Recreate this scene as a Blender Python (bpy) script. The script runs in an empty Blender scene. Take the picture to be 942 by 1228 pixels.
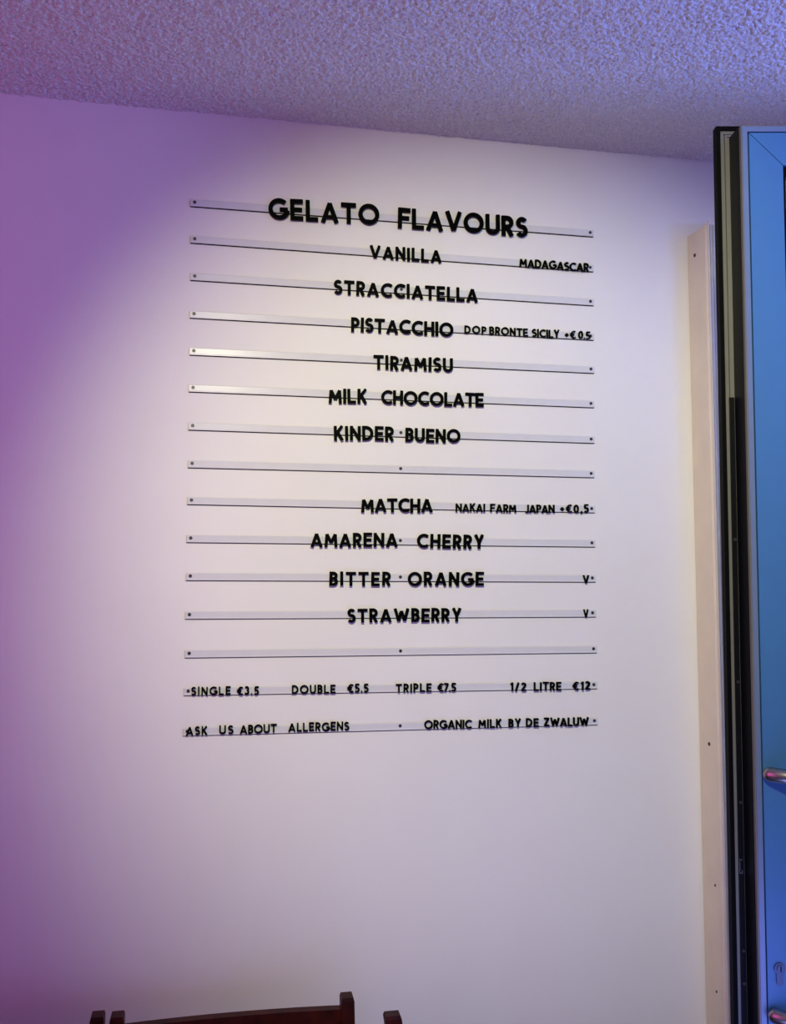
import bpy, bmesh, math, random
import numpy as np
from mathutils import Vector, Matrix
random.seed(7)
np.random.seed(7)
S = bpy.context.scene
C = S.collection

# ------------------------------------------------------------------ camera
cam_d = bpy.data.cameras.new('camera')
cam_d.sensor_fit = 'HORIZONTAL'
cam_d.sensor_width = 36.0
cam_d.lens = 36.0 * 1100.0 / 942.0
cam_d.clip_start = 0.02
cam = bpy.data.objects.new('camera', cam_d)
C.objects.link(cam)
_p, _y, _r = 0.05720732, -0.18932276, 0.00527665
base = Matrix(((1, 0, 0), (0, 0, -1), (0, 1, 0)))
R = Matrix.Rotation(_y, 3, 'Z') @ Matrix.Rotation(_p, 3, 'X') @ base @ Matrix.Rotation(_r, 3, 'Z')
M4 = R.to_4x4()
M4.translation = Vector((-0.38758, -1.94352, 1.63))
cam.matrix_world = M4
S.camera = cam

# ------------------------------------------------------------------ world, lights, exposure
S.view_settings.view_transform = 'Standard'
S.view_settings.look = 'None'
S.view_settings.gamma = 1.0
S.view_settings.use_curve_mapping = False
S.view_settings.exposure = 0.0

world = bpy.data.worlds.new('world')
S.world = world
world.use_nodes = True
bg = world.node_tree.nodes['Background']
bg.inputs['Color'].default_value = (0.45, 0.28, 0.50, 1)
bg.inputs['Strength'].default_value = 0.40


def aim(o, target):
    d = Vector(target) - o.location
    o.rotation_euler = d.to_track_quat('-Z', 'Y').to_euler()


def light(name, kind, loc, target, power, color, **kw):
    d = bpy.data.lights.new(name, kind)
    d.energy = power
    d.color = color
    for k, v in kw.items():
        setattr(d, k, v)
    o = bpy.data.objects.new(name, d)
    C.objects.link(o)
    o.location = loc
    aim(o, target)
    return o


# ceiling spotlight on the menu
light('ceiling_spotlight', 'SPOT', (-0.44, -2.05, 2.53), (0.22, 0.0, 1.60), 142, (1.0, 0.985, 0.64),
      spot_size=math.radians(57), spot_blend=0.85, shadow_soft_size=0.05)
# coloured tube light on the left of the room
light('magenta_tube_light', 'AREA', (-1.70, -1.15, 1.75), (-0.8, 0.0, 1.6), 5.0, (0.95, 0.10, 0.58),
      shape='RECTANGLE', size=0.3, size_y=1.6, specular_factor=0.5)
# dusk daylight through the open doorway on the right
light('doorway_daylight', 'AREA', (1.30, -1.38, 2.00), (0.70, -1.0, 3.2), 25, (0.20, 0.29, 1.0),
      shape='RECTANGLE', size=0.3, size_y=0.14)

# added cool fill without a real source, lifts the lower wall and ceiling
light('low_blue_fill', 'AREA', (0.42, -0.95, 0.85), (0.24, 0.0, 1.5), 3.8, (0.27, 0.33, 1.0),
      shape='RECTANGLE', size=0.9, size_y=0.4)

# ------------------------------------------------------------------ materials
def mat(name, color, rough=0.5, metal=0.0, noise=0.0, nscale=20.0, bump=0.0, bscale=200.0, bdist=0.002, coat=0.0, spec=0.5, wear=None):
    m = bpy.data.materials.new(name)
    m.use_nodes = True
    nt = m.node_tree
    b = nt.nodes['Principled BSDF']
    b.inputs['Base Color'].default_value = (*color, 1)
    b.inputs['Roughness'].default_value = rough
    b.inputs['Metallic'].default_value = metal
    b.inputs['Coat Weight'].default_value = coat
    b.inputs['Specular IOR Level'].default_value = spec
    tc = nt.nodes.new('ShaderNodeTexCoord')
    if noise > 0:
        n = nt.nodes.new('ShaderNodeTexNoise')
        n.inputs['Scale'].default_value = nscale
        n.inputs['Detail'].default_value = 4
        nt.links.new(tc.outputs['Object'], n.inputs['Vector'])
        r = nt.nodes.new('ShaderNodeValToRGB')
        a = [max(0, c * (1 - noise)) for c in color]
        z = [min(1, c * (1 + noise)) for c in color]
        r.color_ramp.elements[0].position = 0.3
        r.color_ramp.elements[1].position = 0.7
        r.color_ramp.elements[0].color = (*a, 1)
        r.color_ramp.elements[1].color = (*z, 1)
        nt.links.new(n.outputs['Fac'], r.inputs['Fac'])
        nt.links.new(r.outputs['Color'], b.inputs['Base Color'])
    if bump > 0:
        n2 = nt.nodes.new('ShaderNodeTexNoise')
        n2.inputs['Scale'].default_value = bscale
        n2.inputs['Detail'].default_value = 3
        nt.links.new(tc.outputs['Object'], n2.inputs['Vector'])
        bp = nt.nodes.new('ShaderNodeBump')
        bp.inputs['Strength'].default_value = bump
        bp.inputs['Distance'].default_value = bdist
        nt.links.new(n2.outputs['Fac'], bp.inputs['Height'])
        nt.links.new(bp.outputs['Normal'], b.inputs['Normal'])
    return m


M_WALL = mat('wall_paint', (0.80, 0.785, 0.77), 0.6, noise=0.015, nscale=6, bump=0.08, bscale=90)
M_SIDE = mat('side_wall_paint', (0.62, 0.60, 0.60), 0.6, noise=0.02, nscale=6)
M_CEIL = mat('spray_plaster', (0.82, 0.79, 0.78), 0.9, noise=0.20, nscale=230, bump=0.9, bscale=330, bdist=0.004)
M_FLOOR = mat('floor_tile', (0.30, 0.28, 0.27), 0.5, noise=0.1, nscale=8)
M_RAIL = mat('satin_rail', (0.66, 0.66, 0.69), 0.26, metal=0.0, noise=0.02, nscale=40, spec=0.22)
M_LETTER = mat('black_plastic', (0.0012, 0.0012, 0.0015), 0.5, noise=0.1, nscale=60, spec=0.03)
M_SCREW = mat('screw_metal', (0.05, 0.05, 0.055), 0.4, metal=0.6, noise=0.1, nscale=300)
M_POST = mat('cream_gloss_paint', (0.74, 0.66, 0.54), 0.5, noise=0.04, nscale=14, bump=0.06, bscale=60)
M_STRIP = mat('grey_seal_strip', (0.50, 0.52, 0.52), 0.4, noise=0.05, nscale=50)
M_LEAF = mat('blue_powder_coat', (0.034, 0.128, 0.30), 0.45, noise=0.02, nscale=30, bump=0.03, bscale=700)
M_ALU = mat('grey_aluminium', (0.145, 0.14, 0.135), 0.45, metal=0.2, noise=0.04, nscale=40)
M_EDGE = mat('blue_grey_aluminium', (0.13, 0.18, 0.29), 0.4, metal=0.3, noise=0.03, nscale=40)
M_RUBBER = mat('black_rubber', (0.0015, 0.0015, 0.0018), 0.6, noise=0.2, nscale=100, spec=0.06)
M_DARK = mat('black_channel', (0.003, 0.0035, 0.006), 0.45, noise=0.2, nscale=60, spec=0.12)
M_STEEL = mat('brushed_steel', (0.40, 0.37, 0.34), 0.27, metal=1.0, noise=0.05, nscale=120)
M_WOOD = mat('dark_red_wood', (0.042, 0.006, 0.0025), 0.45, noise=0.45, nscale=30, spec=0.12)
M_WOODEND = mat('dark_wood_seat', (0.060, 0.016, 0.010), 0.4, noise=0.4, nscale=24, coat=0.2)
M_KEY = mat('lock_brass', (0.055, 0.085, 0.17), 0.45, metal=0.3, noise=0.05, nscale=200)

M_GLASS = bpy.data.materials.new('door_glass')
M_GLASS.use_nodes = True
_b = M_GLASS.node_tree.nodes['Principled BSDF']
_b.inputs['Base Color'].default_value = (0.75, 0.85, 0.9, 1)
_b.inputs['Roughness'].default_value = 0.02
_b.inputs['Transmission Weight'].default_value = 1.0
_b.inputs['IOR'].default_value = 1.45


# ------------------------------------------------------------------ helpers
def obj(name, me, m=None, parent=None):
    o = bpy.data.objects.new(name, me)
    C.objects.link(o)
    if m is not None and not me.materials:
        me.materials.append(m)
    if parent is not None:
        o.parent = parent
    return o


def empty(name, loc, rz=0.0):
    o = bpy.data.objects.new(name, None)
    o.empty_display_size = 0.05
    C.objects.link(o)
    o.location = loc
    o.rotation_euler = (0, 0, rz)
    return o


def tag(o, label, cat, group=None, kind=None):
    o['label'] = label
    o['category'] = cat
    if group:
        o['group'] = group
    if kind:
        o['kind'] = kind
    return o


def mesh_of(bm, name, smooth=False):
    bmesh.ops.recalc_face_normals(bm, faces=bm.faces)
    me = bpy.data.meshes.new(name)
    bm.to_mesh(me)
    bm.free()
    if smooth:
        for p in me.polygons:
            p.use_smooth = True
    return me


def add_box(bm, x0, x1, y0, y1, z0, z1, bev=0.0, seg=2):
    vs = [bm.verts.new(p) for p in ((x0, y0, z0), (x1, y0, z0), (x1, y1, z0), (x0, y1, z0),
                                    (x0, y0, z1), (x1, y0, z1), (x1, y1, z1), (x0, y1, z1))]
    fs = [bm.faces.new([vs[i] for i in f]) for f in
          ((0, 3, 2, 1), (4, 5, 6, 7), (0, 1, 5, 4), (1, 2, 6, 5), (2, 3, 7, 6), (3, 0, 4, 7))]
    if bev > 0:
        es = set(e for f in fs for e in f.edges)
        bmesh.ops.bevel(bm, geom=list(es), offset=bev, segments=seg, affect='EDGES', profile=0.5)


def add_prism(bm, poly, frame):
    """poly: 2D outline, frame(p, t) -> 3D for t in (0,1)"""
    n = len(poly)
    a = [bm.verts.new(frame(p, 0)) for p in poly]
    b = [bm.verts.new(frame(p, 1)) for p in poly]
    bm.faces.new(a[::-1])
    bm.faces.new(b)
    for i in range(n):
        bm.faces.new((a[i], a[(i + 1) % n], b[(i + 1) % n], b[i]))


def add_tube(bm, pts, radii, n=20, cap=True, round_end=False):
    pts = [Vector(p) for p in pts]
    rings = []
    for i, p in enumerate(pts):
        if i == 0:
            d = pts[1] - p
        elif i == len(pts) - 1:
            d = p - pts[i - 1]
        else:
            d = (pts[i + 1] - p).normalized() + (p - pts[i - 1]).normalized()
        d.normalize()
        up = Vector((0, 0, 1)) if abs(d.z) < 0.95 else Vector((1, 0, 0))
        s = d.cross(up).normalized()
        t = s.cross(d)
        r = radii[i] if isinstance(radii, (list, tuple)) else radii
        rings.append([bm.verts.new(p + r * (math.cos(2 * math.pi * k / n) * s + math.sin(2 * math.pi * k / n) * t)) for k in range(n)])
    for a, b in zip(rings, rings[1:]):
        for k in range(n):
            bm.faces.new((a[k], a[(k + 1) % n], b[(k + 1) % n], b[k]))
    if cap:
        bm.faces.new(rings[0][::-1])
        bm.faces.new(rings[-1])


def box_obj(name, b, m, parent=None, bev=0.0):
    bm = bmesh.new()
    add_box(bm, *b, bev=bev)
    return obj(name, mesh_of(bm, name), m, parent)


# ------------------------------------------------------------------ room shell
CEIL_Z = 2.590
bm = bmesh.new()
add_box(bm, -2.3, 1.36, 0.0, 0.12, 0.0, CEIL_Z + 0.10)
o = obj('wall_back', mesh_of(bm, 'wall_back'), M_WALL)
tag(o, 'white painted back wall that carries the menu rails', 'wall', kind='structure')

bm = bmesh.new()
add_box(bm, -2.42, -2.3, -3.4, 0.12, 0.0, CEIL_Z + 0.10)
o = obj('wall_left', mesh_of(bm, 'wall_left'), M_SIDE)
tag(o, 'painted side wall on the left, outside the picture', 'wall', kind='structure')

bm = bmesh.new()                     # right wall with the open doorway
add_box(bm, 1.36, 1.48, -0.86, 0.12, 0.0, CEIL_Z + 0.10)
add_box(bm, 1.36, 1.48, -3.4, -1.84, 0.0, CEIL_Z + 0.10)
add_box(bm, 1.36, 1.48, -1.84, -0.86, 2.34, CEIL_Z + 0.10)
o = obj('wall_right', mesh_of(bm, 'wall_right'), M_SIDE)
tag(o, 'shop front wall on the right with the open doorway', 'wall', kind='structure')

bm = bmesh.new()
add_box(bm, -2.42, 1.48, -3.4, 0.12, -0.10, 0.0)
o = obj('floor', mesh_of(bm, 'floor'), M_FLOOR)
tag(o, 'plain dark floor under the chairs', 'floor', kind='structure')


def vnoise(shape, cell):
    """smooth lattice noise on a grid"""
    h, w = shape
    gh, gw = int(h / cell) + 3, int(w / cell) + 3
    g = np.random.rand(gh, gw)
    y = np.arange(h) / cell
    x = np.arange(w) / cell
    yi, xi = y.astype(int), x.astype(int)
    fy, fx = (y - yi)[:, None], (x - xi)[None, :]
    fy = fy * fy * (3 - 2 * fy)
    fx = fx * fx * (3 - 2 * fx)
    a = g[np.ix_(yi, xi)]
    b = g[np.ix_(yi, xi + 1)]
    c = g[np.ix_(yi + 1, xi)]
    d = g[np.ix_(yi + 1, xi + 1)]
    return (a * (1 - fx) + b * fx) * (1 - fy) + (c * (1 - fx) + d * fx) * fy


def grid_mesh(name, x0, x1, y0, y1, step, zf):
    nx = int(round((x1 - x0) / step)) + 1
    ny = int(round((y1 - y0) / step)) + 1
    X, Y = np.meshgrid(np.linspace(x0, x1, nx), np.linspace(y0, y1, ny))
    Z = zf(ny, nx)
    co = np.stack([X, Y, Z], -1).reshape(-1, 3)
    idx = np.arange(nx * ny).reshape(ny, nx)
    q = np.stack([idx[:-1, :-1], idx[1:, :-1], idx[1:, 1:], idx[:-1, 1:]], -1).reshape(-1, 4)   # faces down
    me = bpy.data.meshes.new(name)
    me.vertices.add(len(co))
    me.vertices.foreach_set('co', co.ravel())
    me.loops.add(q.size)
    me.loops.foreach_set('vertex_index', q.ravel().astype(np.int32))
    me.polygons.add(len(q))
    me.polygons.foreach_set('loop_start', np.arange(0, q.size, 4, dtype=np.int32))
    me.polygons.foreach_set('loop_total', np.full(len(q), 4, dtype=np.int32))
    me.update(calc_edges=True)
    me.validate()
    for p in me.polygons:
        p.use_smooth = True
    return me


def popcorn(ny, nx):
    a = vnoise((ny, nx), 2.0)
    b = vnoise((ny, nx), 1.35)
    c = vnoise((ny, nx), 6.0)
    h = np.clip((0.55 * a + 0.45 * b + 0.15 * c) - 0.30, 0, 1)
    return CEIL_Z - 0.0085 * h


me = grid_mesh('ceiling', -1.40, 1.36, -1.0, 0.0, 0.0022, popcorn)
o = obj('ceiling', me, M_CEIL)
tag(o, 'rough spray plaster ceiling above the menu wall', 'ceiling', kind='structure')
bm = bmesh.new()                     # the rest of the slab, behind and above
add_box(bm, -2.42, 1.48, -3.4, -1.0, CEIL_Z - 0.004, CEIL_Z + 0.10)
add_box(bm, -2.42, -1.40, -1.0, 0.12, CEIL_Z - 0.004, CEIL_Z + 0.10)
add_box(bm, -1.40, 1.36, -1.0, 0.0, CEIL_Z + 0.001, CEIL_Z + 0.10)
c2 = obj('ceiling_slab', mesh_of(bm, 'ceiling_slab'), M_CEIL, o)

# ------------------------------------------------------------------ cream post on the back wall
PX = 0.7101
post = empty('trim_1', (PX, 0.0, 0.0))
post.rotation_euler = (0, -0.0117, 0)          # slightly out of plumb
tag(post, 'cream painted wooden door post standing against the wall, left of the blue door', 'door post', kind='structure')
bm = bmesh.new()
add_box(bm, 0.0, 0.075, -0.082, -0.0005, 0.0, 2.402, bev=0.0045, seg=3)
obj('post_board', mesh_of(bm, 'post_board'), M_POST, post)
bm = bmesh.new()
add_box(bm, 0.0045, 0.0085, -0.0865, -0.080, 0.0, 2.408, bev=0.0012)
obj('bead', mesh_of(bm, 'bead'), M_POST, post)
bm = bmesh.new()
add_box(bm, 0.0105, 0.0165, -0.0850, -0.080, 0.0, 2.400, bev=0.0012)
add_box(bm, 0.0168, 0.0225, -0.0872, -0.080, 0.0, 2.400, bev=0.0012)
obj('seal_strip', mesh_of(bm, 'seal_strip'), M_STRIP, post)


def screw_mesh(r, depth, name='screw'):
    """a small round head with a recess, axis -Y (towards the room), base at y=0"""
    bm = bmesh.new()
    n = 14
    prof = [(r, 0.0), (r, -depth * 0.6), (r * 0.8, -depth), (r * 0.42, -depth), (r * 0.36, -depth * 0.35), (0.0, -depth * 0.35)]
    rings = []
    for (rr, y) in prof[:-1]:
        rings.append([bm.verts.new((rr * math.cos(2 * math.pi * k / n), y, rr * math.sin(2 * math.pi * k / n))) for k in range(n)])
    for a, b in zip(rings, rings[1:]):
        for k in range(n):
            bm.faces.new((a[k], a[(k + 1) % n], b[(k + 1) % n], b[k]))
    bm.faces.new(rings[-1])
    bm.faces.new(rings[0][::-1])
    return mesh_of(bm, name)


ME_SCREW = screw_mesh(0.0035, 0.0014)
ME_SCREW.materials.append(M_SCREW)
for z, y in ((1.235, -0.045), (2.345, -0.035), (0.93, -0.055), (0.70, -0.050)):
    s = obj('screw', ME_SCREW, None, post)
    s.location = (0.0, y, z)
    s.rotation_euler = (0, 0, math.radians(-90))
    s.scale = (0.8, 0.8, 0.8) if z < 1 else (1.2, 1.2, 1.2)

# two filled screw holes in the wall beside the post
# ------------------------------------------------------------------ the blue door, swung open into the room
ANG = -math.radians(10.85)
door = empty('door_1', (0.4145, -0.6714, 0.0), ANG)
door.rotation_euler = (0, -0.0047, ANG)
tag(door, 'blue glazed shop door standing open at the right, steel pull handle and lock', 'door', kind='structure')
W, Z0, Z1 = 0.94, 0.012, 2.3245


def ring(bm, inset, width, v0, v1, gap=0.0, top_extra=0.0):
    """mitred rectangular ring in the door plane; inset from the outer edge (may be negative)"""
    a0, a1, b0, b1 = inset, W - inset, Z0 + inset, Z1 - inset + top_extra
    c0, c1, d0, d1 = inset + width, W - inset - width, b0 + width, b1 - width
    g = gap
    quads = [[(a0, b0 + g), (c0, d0 + g), (c0, d1 - g), (a0, b1 - g)],
             [(a1, b0 + g), (c1, d0 + g), (c1, d1 - g), (a1, b1 - g)],
             [(a0 + g, b0), (a1 - g, b0), (c1 - g, d0), (c0 + g, d0)],
             [(a0 + g, b1), (a1 - g, b1), (c1 - g, d1), (c0 + g, d1)]]
    for q in quads:
        add_prism(bm, q, lambda p, t: (p[0], v0 + (v1 - v0) * t, p[1]))


def ring_obj(name, m, *a, **k):
    bm = bmesh.new()
    ring(bm, *a, **k)
    return obj(name, mesh_of(bm, name), m, door)


STILE = 0.0520
ring_obj('leaf_frame', M_LEAF, 0.0165, STILE, 0.0, 0.062, gap=0.0007)
ring_obj('edge_profile', M_EDGE, 0.0062, 0.0080, 0.0004, 0.0095)
ring_obj('edge_lip', M_ALU, 0.0044, 0.0018, 0.0014, 0.0090)
ring_obj('edge_channel', M_DARK, 0.0030, 0.0160, 0.0100, 0.0470)
bm = bmesh.new()
ring(bm, -0.0120, 0.0055, 0.0470, 0.0600, top_extra=-0.0030)
ring(bm, -0.0067, 0.0024, 0.0500, 0.0600, top_extra=-0.0030)
ring(bm, -0.0045, 0.0030, 0.0450, 0.0600, top_extra=-0.0030)
ring(bm, -0.0017, 0.0137, 0.0471, 0.0600, top_extra=-0.0030)
obj('rear_flange', mesh_of(bm, 'rear_flange'), M_ALU, door)
ring_obj('rubber_seal', M_RUBBER, -0.0187, 0.0067, 0.0440, 0.0590, top_extra=-0.0030)
gi = 0.0165 + STILE
ring_obj('glazing_gasket', M_RUBBER, gi, 0.006, 0.006, 0.040)
bm = bmesh.new()
add_box(bm, gi + 0.003, W - gi - 0.003, 0.018, 0.026, Z0 + gi + 0.003, Z1 - gi - 0.003)
obj('glass_pane', mesh_of(bm, 'glass_pane'), M_GLASS, door)

# hardware in the black channel of the lock edge
bm = bmesh.new()
add_box(bm, -0.0066, 0.0014, 0.0432, 0.0460, 0.86, 1.898, bev=0.0004)
fp = obj('lock_faceplate', mesh_of(bm, 'lock_faceplate'), M_DARK, door)
for z in (0.992, 1.041, 1.265, 1.45, 1.672):
    s = obj('screw', ME_SCREW, None, fp)
    s.location = (-0.0022, 0.0432, z)
    s.scale = (0.7, 1, 0.7)
bm = bmesh.new()                                                     # small bright latch keep: an angular bracket shape
add_box(bm, -0.0062, -0.0050, 0.0424, 0.0434, 1.158, 1.180)
add_box(bm, -0.0062, -0.0012, 0.0424, 0.0434, 1.157, 1.1588)
add_box(bm, -0.0062, -0.0012, 0.0424, 0.0434, 1.1772, 1.1790)
add_box(bm, -0.0028, -0.0012, 0.0424, 0.0434, 1.158, 1.163)
obj('latch_keep', mesh_of(bm, 'latch_keep'), M_STEEL, fp)['label'] = 'bright steel latch keep'

# offset pull handle: two standoffs and a long bar
ph = empty('pull_handle', (0, 0, 0))
ph.parent = door
HB = 0.062
ends = []
for z in (1.319, 0.968):
    bm = bmesh.new()
    ax = Vector((1, -0.85, 0)).normalized()
    p0 = Vector((0.0245, -0.0075, z))
    rr = 0.0112
    ds = [-0.98, -0.92, -0.8, -0.6, -0.35, 0.0]
    end = p0 + ax * 0.085
    add_tube(bm, [p0 + ax * (rr * d) for d in ds] + [end], [rr * math.sqrt(1 - d * d) for d in ds] + [rr], n=28)
    add_tube(bm, [(0.029, 0.004, z), (0.029, -0.012, z)], 0.0078, n=20)
    ends.append((end.x, end.y))
    obj('standoff', mesh_of(bm, 'standoff', True), M_STEEL, ph)
bm = bmesh.new()
gx, gy = ends[0]
add_tube(bm, [(gx, gy, 0.72), (gx, gy, 0.721), (gx, gy, 1.569), (gx, gy, 1.57)], [0.0135, 0.0150, 0.0150, 0.0135], n=28)
obj('grip_bar', mesh_of(bm, 'grip_bar', True), M_STEEL, ph)

# euro profile lock cylinder
bm = bmesh.new()
lz, lu, r, tw, tl = 1.0335, 0.0340, 0.0082, 0.0050, 0.0245
pts = []
a0 = math.asin(tw / r)
for k in range(25):
    a = -math.pi / 2 + a0 + (2 * math.pi - 2 * a0) * k / 24
    pts.append((lu + r * math.cos(a), lz + r * math.sin(a)))
for k in range(9):
    a = math.pi + math.pi * k / 8
    pts.append((lu + tw * math.cos(a), lz - tl + tw + tw * math.sin(a)))
add_prism(bm, pts, lambda p, t: (p[0], 0.002 - 0.0045 * t, p[1]))
cy = obj('lock_cylinder', mesh_of(bm, 'lock_cylinder'), M_KEY, door)
bm = bmesh.new()
add_tube(bm, [(lu + .001, -0.0024, lz), (lu + .001, -0.0040, lz)], 0.0056, n=20)
obj('cylinder_plug', mesh_of(bm, 'cylinder_plug'), M_KEY, cy)
box_obj('key_slot', (lu + .0002, lu + .0018, -0.0043, -0.0038, lz - 0.004, lz + 0.004), M_RUBBER, cy)

# ------------------------------------------------------------------ menu rails
RAILS = [[-0.4535, 2.3821, 0.4488, 2.3829], [-0.4521, 2.3036, 0.4482, 2.3014], [-0.4507, 2.224, 0.4482, 2.2227], [-0.4507, 2.1437, 0.4481, 2.1428], [-0.4498, 2.0654, 0.4482, 2.0668], [-0.45, 1.9877, 0.4476, 1.9879], [-0.4494, 1.9077, 0.4475, 1.9067], [-0.4491, 1.8288, 0.4469, 1.8287], [-0.4492, 1.7524, 0.4475, 1.7492], [-0.4492, 1.6738, 0.4475, 1.6722], [-0.4488, 1.5955, 0.4479, 1.5936], [-0.4492, 1.5163, 0.4479, 1.5158], [-0.4483, 1.4372, 0.4496, 1.4359], [-0.449, 1.3606, 0.4496, 1.3566], [-0.4493, 1.2791, 0.4505, 1.2771]]
RAIL_H, RAIL_D = 0.0150, 0.0042
SCREWS_AT = (0.0085, 0.470, -0.0085)
ROWTXT = ['GELATO FLAVOURS', 'VANILLA', 'STRACCIATELLA', 'PISTACCHIO', 'TIRAMISU', 'MILK CHOCOLATE', None, None, 'MATCHA',
          'AMARENA CHERRY', 'BITTER ORANGE', 'STRAWBERRY', None, 'SINGLE, DOUBLE and TRIPLE prices', 'ASK US ABOUT ALLERGENS']
for i, (xa, za, xb, zb) in enumerate(RAILS):
    L = math.hypot(xb - xa, zb - za)
    rail = empty('menu_rail', (xa, 0.0, za))
    rail.rotation_euler = (0, -math.atan2(zb - za, xb - xa), 0)
    bm = bmesh.new()
    prof = [(-0.0022, 0.0), (-RAIL_D, 0.0), (-RAIL_D, 0.0018), (-0.0036, 0.0028), (-0.0036, RAIL_H - 0.0010), (-0.0028, RAIL_H), (-0.0022, RAIL_H)]
    add_prism(bm, prof, lambda p, t: (L * t, p[0], p[1]))
    obj('rail_strip', mesh_of(bm, 'rail_strip'), M_RAIL, rail)
    shade_strip = box_obj('rail_shadow_strip', (-0.0004, L - 0.0006, -0.0022, 0.0, -0.0015, RAIL_H - 0.0010), M_RUBBER, rail)  # added black strip, draws the shadow line below and left of the rail
    shade_strip['label'] = 'black strip standing in for the thin shadow line along the rail'
    for sx in SCREWS_AT:
        if i in (0, 1, 13) and sx > 0.1:
            continue                         # covered by a letter
        s = obj('screw', ME_SCREW, None, rail)
        s.location = ((sx if sx > 0 else L + sx) if abs(sx) < 0.1 else L * 0.5 + 0.0015, -0.0036, 0.0088)
    t = ROWTXT[i]
    if i == 6:
        lb = 'thin light grey menu rail just below the MILK CHOCOLATE row'
    elif i == 7:
        lb = 'empty light grey menu rail just above the MATCHA row'
    elif i == 12:
        lb = 'empty light grey menu rail between STRAWBERRY and the price row'
    else:
        lb = 'thin light grey menu rail behind the %s letters' % t
    tag(rail, lb, 'rail', 'menu rails on the wall')

# ------------------------------------------------------------------ letters: outlines grown from pen strokes


def arc(cx, cy, rx, ry, a0, a1, n=26):
    return [(cx + rx * math.cos(math.radians(a0 + (a1 - a0) * k / n)), cy + ry * math.sin(math.radians(a0 + (a1 - a0) * k / n))) for k in range(n + 1)]


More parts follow.
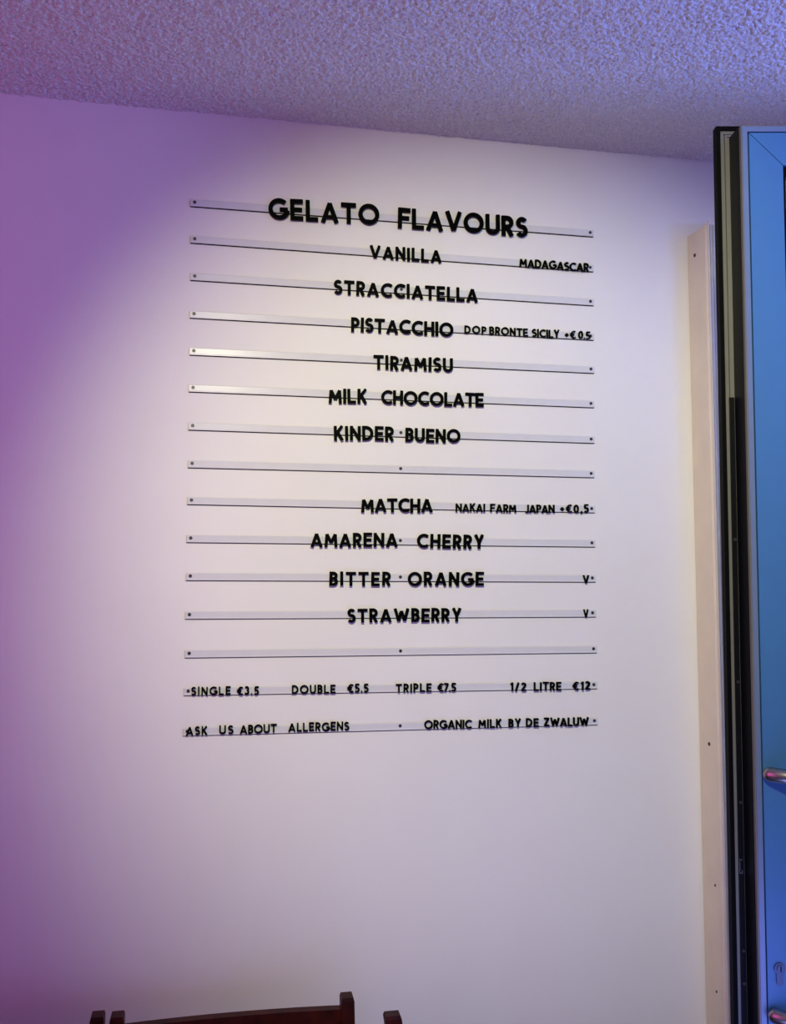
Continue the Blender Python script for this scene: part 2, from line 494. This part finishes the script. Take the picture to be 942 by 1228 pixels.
def glyph(ch, t):
    """returns width, list of pen strokes (cap height 1, pen width t)"""
    h = t / 2
    b, T = h, 1 - h
    if ch == 'A':
        w = 0.86
        return w, [[(h * 1.05, 0), (w / 2, T + h * .25)], [(w / 2, T + h * .25), (w - h * 1.05, 0)], ('thin8', [(0.21 * w, .24 + h * .3), (w - .21 * w, .24 + h * .3)])]
    if ch == 'B':
        w = 0.60
        m = .53
        ru, rl = (T - m) / 2, (m - b) / 2
        return w, [[(h, 0), (h, 1)], [(0, T), (w - h - ru - .03, T)] + arc(w - h - ru - .03, m + ru, ru, ru, 90, -90, 16) + [(0, m)],
                   [(h, m), (w - h - rl, m)] + arc(w - h - rl, b + rl, rl, rl, 90, -90, 16) + [(0, b)]]
    if ch == 'C':
        w = 0.80
        return w, [arc(.5, .5, .5 - h, .5 - h, 48, 312, 40)]
    if ch == 'D':
        w = 0.76
        r = .5 - h
        return w, [[(h, 0), (h, 1)], [(0, T), (w - h - r, T)] + arc(w - h - r, .5, r, r, 90, -90, 30) + [(0, b)]]
    if ch == 'E':
        w = 0.60
        return w, [[(h, 0), (h, 1)], [(0, T), (w, T)], [(0, .5), (w * .92, .5)], [(0, b), (w, b)]]
    if ch == 'F':
        w = 0.60
        return w, [[(h, 0), (h, 1)], [(0, T), (w, T)], [(0, .5), (w * .90, .5)]]
    if ch == 'G':
        w = 0.90
        return w, [arc(.5, .5, .5 - h, .5 - h, 46, 350, 44), [(w, .47), (.52, .47)], [(w - h, .47 + h), (w - h, .22)]]
    if ch == 'H':
        w = 0.72
        return w, [[(h, 0), (h, 1)], [(w - h, 0), (w - h, 1)], [(0, .5), (w, .5)]]
    if ch == 'I':
        return t, [[(h, 0), (h, 1)]]
    if ch == 'J':
        w = 0.48
        r = .5 * (w - t)
        return w, [[(w - h, 1), (w - h, b + r)] + arc(h + r, b + r, r, r, 0, -150, 16)]
    if ch == 'K':
        w = 0.66
        return w, [[(h, 0), (h, 1)], [(h, .38), (w - h * .9, 1)], [(.26, .56), (w - h * .8, 0)]]
    if ch == 'L':
        w = 0.58
        return w, [[(h, 0), (h, 1)], [(0, b), (w, b)]]
    if ch == 'M':
        w = 0.90
        return w, [[(h, 0), (h + .06, T)], [(h + .06, T), (w / 2, .30)], [(w / 2, .30), (w - h - .06, T)], [(w - h - .06, T), (w - h, 0)]]
    if ch == 'N':
        w = 0.74
        return w, [[(h, 0), (h, 1)], [(h, T), (w - h, b)], [(w - h, 0), (w - h, 1)]]
    if ch in 'O':
        w = 1.0
        return w, [arc(.5, .5, .5 - h, .5 - h, 0, 360, 60)]
    if ch == 'P':
        w = 0.58
        m = .44
        r = (T - m) / 2
        return w, [[(h, 0), (h, 1)], [(0, T), (w - h - r, T)] + arc(w - h - r, m + r, r, r, 90, -90, 20) + [(0, m)]]
    if ch == 'R':
        w = 0.62
        m = .46
        r = (T - m) / 2
        return w, [[(h, 0), (h, 1)], [(0, T), (w - h - r - .02, T)] + arc(w - h - r - .02, m + r, r, r, 90, -90, 20) + [(0, m)],
                   [(w * .46, m), (w - h * 1.05, 0)]]
    if ch == 'S':
        w = 0.60
        rx = w / 2 - h
        m = .52
        ru, rl = (T - m) / 2, (m - b) / 2
        return w, [arc(w / 2, m + ru, rx * .94, ru, 30, 270, 28) + arc(w / 2, b + rl, rx, rl, 90, -150, 28)]
    if ch == 'T':
        w = 0.72
        return w, [[(0, T), (w, T)], [(w / 2, 0), (w / 2, 1)]]
    if ch == 'U':
        w = 0.72
        r = w / 2 - h
        return w, [[(h, 1), (h, b + r)] + arc(w / 2, b + r, r, r, 180, 360, 24) + [(w - h, 1)]]
    if ch == 'V':
        w = 0.84
        return w, [[(h * 1.05, 1), (w / 2, b - h * .25)], [(w / 2, b - h * .25), (w - h * 1.05, 1)]]
    if ch == 'W':
        w = 1.16
        return w, [[(h * 1.05, 1), (.31 * w, b)], [(.31 * w, b), (w / 2, .82)], [(w / 2, .82), (.69 * w, b)], [(.69 * w, b), (w - h * 1.05, 1)]]
    if ch == 'Y':
        w = 0.74
        return w, [[(h * 1.1, 1), (w / 2, .42)], [(w - h * 1.1, 1), (w / 2, .42)], [(w / 2, .44), (w / 2, 0)]]
    if ch == 'Z':
        w = 0.66
        return w, [[(.02, T), (w - h * .6, T)], [(w - h * 1.1, T), (h * 1.1, b)], [(h * .6, b), (w, b)]]
    if ch == '0':
        w = 0.62
        return w, [arc(w / 2, .5, w / 2 - h, .5 - h, 0, 360, 50)]
    if ch == '1':
        w = 0.36
        return w, [[(w - h, 0), (w - h, 1)], [(w - h, T), (h * .6, .74)]]
    if ch == '2':
        w = 0.58
        r = w / 2 - h
        return w, [arc(w / 2, T - r, r, r, 165, -30, 24) + [(h, b)], [(h * .7, b), (w, b)]]
    if ch == '3':
        w = 0.58
        m = .53
        ru, rl = (T - m) / 2, (m - b) / 2
        return w, [arc(w / 2 - .02, m + ru, w / 2 - h - .02, ru, 150, -90, 24), arc(w / 2 - .02, b + rl, w / 2 - h + .01, rl, 90, -150, 24)]
    if ch == '5':
        w = 0.58
        r = .31 - h + .01
        return w, [[(.09, T), (w - .03, T)], [(.09 + h * .6, T), (.06 + h * .6, .52)], [(.07 + h * .6, .55)] + arc(w - h - r, b + r, r, r, 118, -140, 30)]
    if ch == '7':
        w = 0.56
        return w, [[(0, T), (w - h * .6, T)], [(w - h * 1.1, T), (.24 * w, 0)]]
    if ch == '€':
        w = 0.74
        return w, [arc(.50, .5, .40 - h, .5 - h, 52, 308, 36), ('thin', [(0, .60), (.56, .60)]), ('thin', [(0, .40), (.52, .40)])]
    if ch == '+':
        w = 0.50
        return w, [[(.03, .46), (w - .03, .46)], [(w / 2, .24), (w / 2, .68)]]
    if ch == '/':
        w = 0.52
        return w, [[(h, 0), (w - h, 1)]]
    if ch == '.':
        return t * 1.2, [[(t * .6 - .001, h * 1.1), (t * .6 + .001, h * 1.1)]]
    if ch == ',':
        return t * 1.3, [[(t * .8, t * 1.1), (t * .6, -t * .5)]]
    raise KeyError(ch)


def sdf(strokes, t, X, Y):
    h = t / 2
    D = np.full(X.shape, 9.0)
    h0 = h
    for st in strokes:
        h = h0
        if isinstance(st[0], str):
            h, st = h0 * (0.62 if st[0] == 'thin' else 0.84), st[1]
        P = np.array(st, float)
        d = np.full(X.shape, 9.0)
        closed = len(P) > 4 and np.hypot(*(P[0] - P[-1])) < 1e-6
        for a, b in zip(P[:-1], P[1:]):
            v = b - a
            q = v.dot(v)
            if q < 1e-12:
                continue
            s = np.clip(((X - a[0]) * v[0] + (Y - a[1]) * v[1]) / q, 0, 1)
            d = np.minimum(d, np.hypot(X - a[0] - s * v[0], Y - a[1] - s * v[1]))
        d = d - h
        ln = np.hypot(*(P[-1] - P[0]))
        if not closed and (len(P) > 2 or ln > .01):
            for p, nx in ((P[0], P[1]), (P[-1], P[-2])):
                v = (nx - p) / (np.hypot(*(nx - p)) + 1e-12)
                al = (X - p[0]) * v[0] + (Y - p[1]) * v[1]
                near = np.hypot(X - p[0], Y - p[1]) < 1.5 * h
                # square off the pen ends with slightly softened corners
                d = np.where(near & (al < h), np.maximum(d, -al), d)
        D = np.minimum(D, d)
    return D


def contours(D, x0, y0, st):
    """marching squares at level 0 -> closed loops"""
    ny, nx = D.shape
    seg = {}
    ins = D < 0
    code = ins[:-1, :-1] * 1 + ins[:-1, 1:] * 2 + ins[1:, 1:] * 4 + ins[1:, :-1] * 8

    def ed(j, i, k):
        if k == 0:
            return (j, i, 'h')
        if k == 1:
            return (j, i + 1, 'v')
        if k == 2:
            return (j + 1, i, 'h')
        return (j, i, 'v')
    tab = {1: [(3, 0)], 2: [(0, 1)], 3: [(3, 1)], 4: [(1, 2)], 5: [(3, 2), (1, 0)], 6: [(0, 2)], 7: [(3, 2)],
           8: [(2, 3)], 9: [(2, 0)], 10: [(0, 3), (2, 1)], 11: [(2, 1)], 12: [(1, 3)], 13: [(1, 0)], 14: [(0, 3)]}
    for j, i in zip(*np.nonzero((code > 0) & (code < 15))):
        for a, b in tab[int(code[j, i])]:
            seg[ed(j, i, a)] = ed(j, i, b)

    def pt(e):
        j, i, k = e
        if k == 'h':
            a, b = D[j, i], D[j, i + 1]
            f = a / (a - b)
            return (x0 + (i + f) * st, y0 + j * st)
        a, b = D[j, i], D[j + 1, i]
        f = a / (a - b)
        return (x0 + i * st, y0 + (j + f) * st)
    loops = []
    while seg:
        s0 = next(iter(seg))
        cur = s0
        lp = []
        while cur in seg:
            lp.append(pt(cur))
            cur = seg.pop(cur)
        if len(lp) > 6:
            loops.append(lp)
    return loops


PEN = {'h': 0.195, 'n': 0.202, 's': 0.182}
DEPTH = {'h': 0.0050, 'n': 0.0046, 's': 0.0046}
GL = {}


def letter_mesh(ch, k, cap):
    key = (ch, k)
    if key in GL:
        return GL[key]
    t = PEN[k]
    if ch == '€':
        t *= 0.95
    w, strokes = glyph(ch, t)
    stp = 0.02
    xs = np.arange(-0.12, w + 0.22, stp) + 0.00137
    ys = np.arange(-0.24, 1.12, stp) + 0.00173
    X, Y = np.meshgrid(xs, ys)
    loops = contours(sdf(strokes, t, X, Y), xs[0], ys[0], stp)
    cu = bpy.data.curves.new('c', 'CURVE')
    cu.dimensions = '2D'
    cu.fill_mode = 'BOTH'
    cu.extrude = DEPTH[k] / cap / 2
    for lp in loops:
        sp = cu.splines.new('POLY')
        sp.points.add(len(lp) - 1)
        for q, p in zip(sp.points, lp):
            q.co = (p[0], p[1], 0, 1)
        sp.use_cyclic_u = True
    tmp = bpy.data.objects.new('tmp', cu)
    C.objects.link(tmp)
    dg = bpy.context.evaluated_depsgraph_get()
    me = bpy.data.meshes.new_from_object(tmp.evaluated_get(dg))
    bpy.data.objects.remove(tmp)
    bpy.data.curves.remove(cu)
    # stand the outline up: x right, z up, thickness along y, front towards the room
    me.transform(Matrix(((1, 0, 0, 0), (0, 0, -1, 0), (0, 1, 0, 0), (0, 0, 0, 1))))
    me.name = 'sign_letter'
    me.materials.clear()
    me.materials.append(M_LETTER)
    GL[key] = (me, w)
    return GL[key]


WORDS = [
 (0, 'GELATO', 'h', -0.2902, 2.3654, -0.0499, 2.3701, 0.0459),
 (0, 'FLAVOURS', 'h', -0.0091, 2.3671, 0.2886, 2.3678, 0.0459),
 (1, 'VANILLA', 'n', -0.0715, 2.2953, 0.0898, 2.2954, 0.0292),
 (1, 'MADAGASCAR', 's', 0.2698, 2.2993, 0.4347, 2.2984, 0.0192),
 (2, 'STRACCIATELLA', 'n', -0.1492, 2.2113, 0.1728, 2.2125, 0.0311),
 (3, 'PISTACCHIO', 'n', -0.1105, 2.1317, 0.1166, 2.132, 0.0313),
 (3, 'DOP', 's', 0.1422, 2.1414, 0.192, 2.1412, 0.0174),
 (3, 'BRONTE', 's', 0.1996, 2.1412, 0.2889, 2.1418, 0.0179),
 (3, 'SICILY', 's', 0.2987, 2.1418, 0.3637, 2.1423, 0.018),
 (3, '+€', 's', 0.3766, 2.1418, 0.4025, 2.1424, 0.0181),
 (3, '0.5', 's', 0.4085, 2.1424, 0.4376, 2.1427, 0.0182),
 (4, 'TIRAMISU', 'n', -0.0608, 2.052, 0.1158, 2.0529, 0.0309),
 (5, 'MILK', 'n', -0.1578, 1.974, -0.0748, 1.9757, 0.0316),
 (5, 'CHOCOLATE', 'n', -0.0438, 1.9758, 0.1861, 1.978, 0.0309),
 (6, 'KINDER', 'n', -0.1454, 1.894, -0.015, 1.897, 0.0315),
 (6, 'BUENO', 'n', 0.0099, 1.8959, 0.133, 1.8964, 0.0302),
 (8, 'MATCHA', 'n', -0.0858, 1.741, 0.0715, 1.7431, 0.0306),
 (8, 'NAKAI', 's', 0.1228, 1.7458, 0.1889, 1.7461, 0.0183),
 (8, 'FARM', 's', 0.2012, 1.7459, 0.2606, 1.7461, 0.0184),
 (8, 'JAPAN', 's', 0.2808, 1.7461, 0.3498, 1.7464, 0.0185),
 (8, '+€0,5', 's', 0.3635, 1.747, 0.4306, 1.7488, 0.0187),
 (9, 'AMARENA', 'n', -0.1938, 1.666, -0.0055, 1.6673, 0.0307),
 (9, 'CHERRY', 'n', 0.0366, 1.6662, 0.1869, 1.6647, 0.0308),
 (10, 'BITTER', 'n', -0.1529, 1.5843, -0.0206, 1.5844, 0.0301),
 (10, 'ORANGE', 'n', 0.0168, 1.5844, 0.186, 1.5842, 0.0306),
 (10, 'V', 's', 0.4156, 1.5899, 0.4305, 1.5899, 0.0191),
 (11, 'STRAWBERRY', 'n', -0.1136, 1.5062, 0.1362, 1.5075, 0.0297),
 (11, 'V', 's', 0.4165, 1.5137, 0.4283, 1.5136, 0.019),
 (13, 'SINGLE', 's', -0.4347, 1.361, -0.3549, 1.3606, 0.0171),
 (13, '€3.5', 's', -0.3425, 1.36, -0.2972, 1.3601, 0.0172),
 (13, 'DOUBLE', 's', -0.2291, 1.3597, -0.1376, 1.3595, 0.0178),
 (13, '€5.5', 's', -0.1125, 1.3597, -0.067, 1.3598, 0.018),
 (13, 'TRIPLE', 's', -0.0081, 1.3578, 0.0695, 1.3576, 0.0182),
 (13, '€7.5', 's', 0.0829, 1.3574, 0.1239, 1.3572, 0.0183),
 (13, '1/2', 's', 0.2459, 1.3558, 0.2821, 1.3554, 0.0186),
 (13, 'LITRE', 's', 0.3003, 1.3552, 0.3633, 1.3548, 0.0187),
 (13, '€12', 's', 0.3902, 1.3546, 0.4307, 1.3545, 0.0188),
 (14, 'ASK', 's', -0.4436, 1.2805, -0.4005, 1.2809, 0.0175),
 (14, 'US', 's', -0.3769, 1.2809, -0.3479, 1.2808, 0.0176),
 (14, 'ABOUT', 's', -0.3352, 1.2807, -0.2594, 1.2806, 0.018),
 (14, 'ALLERGENS', 's', -0.2358, 1.2813, -0.1078, 1.2814, 0.0179),
 (14, 'ORGANIC', 's', 0.054, 1.2792, 0.1588, 1.2781, 0.0184),
 (14, 'MILK', 's', 0.1742, 1.2778, 0.2259, 1.2773, 0.0184),
 (14, 'BY', 's', 0.2421, 1.2772, 0.2704, 1.2771, 0.0185),
 (14, 'DE', 's', 0.282, 1.2771, 0.3107, 1.2771, 0.0186),
 (14, 'ZWALUW', 's', 0.323, 1.2771, 0.4275, 1.2756, 0.0187),
]
ORD = ['first', 'second', 'third', 'fourth', 'fifth', 'sixth', 'seventh', 'eighth', 'ninth', 'tenth', 'eleventh', 'twelfth', 'thirteenth']
WHERE = {
    (3, '+€'): ('price supplement', 'on the PISTACCHIO rail'), (3, '0.5'): ('amount 0.5', 'ending the PISTACCHIO rail'),
    (6, 'KINDER'): ('left word', 'below MILK CHOCOLATE'), (6, 'BUENO'): ('right word', 'below MILK CHOCOLATE'),
    (8, 'NAKAI'): ('small word beside MATCHA', ''), (8, 'FARM'): ('FARM', 'on the MATCHA rail'), (8, 'JAPAN'): ('JAPAN', 'on the MATCHA rail'),
    (8, '+€0,5'): ('price supplement', 'ending the MATCHA rail'),
    (5, 'MILK'): ('MILK', 'of the MILK CHOCOLATE row'), (14, 'MILK'): ('MILK', 'on the bottom rail'),
    (13, '€3.5'): ('price 3.5', 'after SINGLE'), (13, '€5.5'): ('price 5.5', 'after DOUBLE'), (13, '€7.5'): ('price 7.5', 'after TRIPLE'),
    (13, '1/2'): ('fraction 1/2', 'before LITRE'), (13, '€12'): ('price 12', 'after LITRE'),
    (14, 'ZWALUW'): ('the last word', 'of the bottom rail'), (14, 'DE'): ('DE', 'on the bottom rail'), (14, 'BY'): ('BY', 'on the bottom rail'),
    (14, 'US'): ('US', 'on the bottom rail'), (14, 'ASK'): ('ASK', 'on the bottom rail'),
}
SIZE = {'h': 'large bold', 'n': 'bold', 's': 'small'}
GROUP = {'h': 'letters of the menu heading', 'n': 'letters of the flavour names', 's': 'small letters of notes and prices'}
CHN = {'€': 'euro sign', '+': 'plus sign', '/': 'slash', '.': 'point', ',': 'comma'}
for (ri, text, k, xa, za, xb, zb, cap) in WORDS:
    ws = [letter_mesh(ch, k, cap)[1] for ch in text]
    L = math.hypot(xb - xa, zb - za)
    n = len(text)
    nat = sum(ws) * cap
    sx = 1.0
    gap = (L - nat) / (n - 1) if n > 1 else 0.0
    lo, hi = 0.055 * cap, 0.22 * cap
    if n == 1:
        sx = L / nat
    elif gap < lo:
        gap = lo
        sx = (L - gap * (n - 1)) / nat
    elif gap > hi:
        gap = hi
        sx = (L - gap * (n - 1)) / nat
    print('WORD', text, k, 'gap %.3f sx %.3f' % (gap / cap, sx))
    ux, uz = (xb - xa) / L, (zb - za) / L
    x = 0.0
    for q, ch in enumerate(text):
        me, w = letter_mesh(ch, k, cap)
        o = bpy.data.objects.new('sign_letter', me)
        C.objects.link(o)
        jz = random.uniform(-0.0006, 0.0006)
        o.location = (xa + ux * x, -RAIL_D - 0.0003 - DEPTH[k] / 2, za + uz * x + jz)
        o.rotation_euler = (0, -math.atan2(uz, ux) + math.radians(random.uniform(-1.2, 1.2)), 0)
        o.scale = (cap * sx, cap, cap)
        x += w * cap * sx + gap
        what, rest = WHERE.get((ri, text), (text, 'on the menu'))
        nm = CHN.get(ch, ('numeral ' if ch.isdigit() else 'letter ') + ch)
        if text == 'V':
            lb = 'small black letter V at the right end of the %s rail' % ('BITTER ORANGE' if ri == 10 else 'STRAWBERRY')
        else:
            pos = ORD[q] if q < n - 1 or n < 2 else 'last'
            lb = '%s black %s, %s character of %s %s' % (SIZE[k], nm, pos, what, rest)
        tag(o, lb.strip(), 'letter', GROUP[k])

# ------------------------------------------------------------------ chairs against the wall


def make_chair(loc, rz, label):
    """chair faces -Y; origin on the floor between the rear legs"""
    t = empty('dining_chair', loc, rz)
    W2, PH, pt, pd = 0.206, 0.828, 0.024, 0.030
    rake = 0.060
    for sx in (-1, 1):
        bm = bmesh.new()
        x0 = sx * W2
        # rear post: straight to the seat, then raked back, slightly slimmer towards the top
        prof = [(0.0, 0.0), (0.44, 0.0), (PH - 0.006, rake), (PH, rake)]
        rings = []
        for j, (z, dy) in enumerate(prof):
            hw = pt / 2 * (1.12 if z < 0.5 else 1.0) * (0.86 if j == 3 else 1)
            hd = pd / 2 * (1.12 if z < 0.5 else 1.0) * (0.86 if j == 3 else 1)
            rings.append([bm.verts.new((x0 + a * hw, dy + b2 * hd, z)) for a, b2 in ((-1, -1), (1, -1), (1, 1), (-1, 1))])
        for a, b2 in zip(rings, rings[1:]):
            for q in range(4):
                bm.faces.new((a[q], a[(q + 1) % 4], b2[(q + 1) % 4], b2[q]))
        bm.faces.new(rings[0][::-1])
        bm.faces.new(rings[-1])
        obj('back_post', mesh_of(bm, 'back_post'), M_WOOD, t)
        bm = bmesh.new()
        add_box(bm, x0 * 0.97 - 0.015, x0 * 0.97 + 0.015, -0.416, -0.386, 0.0, 0.43, bev=0.003)
        obj('front_leg', mesh_of(bm, 'front_leg'), M_WOOD, t)
    # curved back rails between the posts

    def back_rail(z0, z1, bow, dip, th=0.018):
        bm = bmesh.new()
        N = 16
        rr = []
        for j in range(N + 1):
            f = j / N
            x = -W2 + pt / 2 - 0.002 + (2 * W2 - pt + 0.004) * f
            by = bow * 4 * f * (1 - f)
            dz = dip * 4 * f * (1 - f)
            sec = []
            for (z, s) in ((z0, -1), (z1 - dz, -1), (z1 - dz, 1), (z0, 1)):
                y = rake * (z - 0.44) / (PH - 0.44) + by + s * th / 2
                sec.append(bm.verts.new((x, y, z)))
            rr.append(sec)
        for a, b2 in zip(rr, rr[1:]):
            for q in range(4):
                bm.faces.new((a[q], a[(q + 1) % 4], b2[(q + 1) % 4], b2[q]))
        bm.faces.new(rr[0][::-1])
        bm.faces.new(rr[-1])
        obj('back_rail', mesh_of(bm, 'back_rail'), M_WOOD, t)
    back_rail(0.735, 0.808, 0.018, 0.004)
    back_rail(0.62, 0.665, 0.018, 0.0)
    bm = bmesh.new()
    add_box(bm, -0.206, 0.206, -0.43, -0.018, 0.432, 0.455, bev=0.006, seg=3)
    obj('seat', mesh_of(bm, 'seat'), M_WOODEND, t)
    bm = bmesh.new()
    add_box(bm, -W2 + 0.014, W2 - 0.014, -0.408, -0.390, 0.375, 0.431)
    add_box(bm, -W2 + 0.014, W2 - 0.014, -0.008, 0.008, 0.375, 0.431)
    add_box(bm, -W2 - 0.008, -W2 + 0.008, -0.384, -0.013, 0.375, 0.431)
    add_box(bm, W2 - 0.008, W2 + 0.008, -0.384, -0.013, 0.375, 0.431)
    obj('seat_frame', mesh_of(bm, 'seat_frame'), M_WOOD, t)
    for z, y0 in ((0.18, None),):
        for sx in (-1, 1):
            bm = bmesh.new()
            add_box(bm, sx * W2 - 0.007, sx * W2 + 0.007, -0.384, -0.014, 0.17, 0.195, bev=0.002)
            obj('stretcher', mesh_of(bm, 'stretcher'), M_WOOD, t)
    tag(t, label, 'chair', 'dark wooden chairs along the wall')
    return t


make_chair((-0.342, -0.26, 0.0), 0.0, 'dark red-brown wooden chair with its back rail seen under the menu, middle of three')
make_chair((-0.788, -0.255, 0.0), math.radians(0.5), 'dark wooden chair at lower left, only the tip of its right back post visible')
make_chair((-0.006, -0.490, 0.0), math.radians(90), 'dark wooden chair right of the middle one, only the tip of one back post visible')
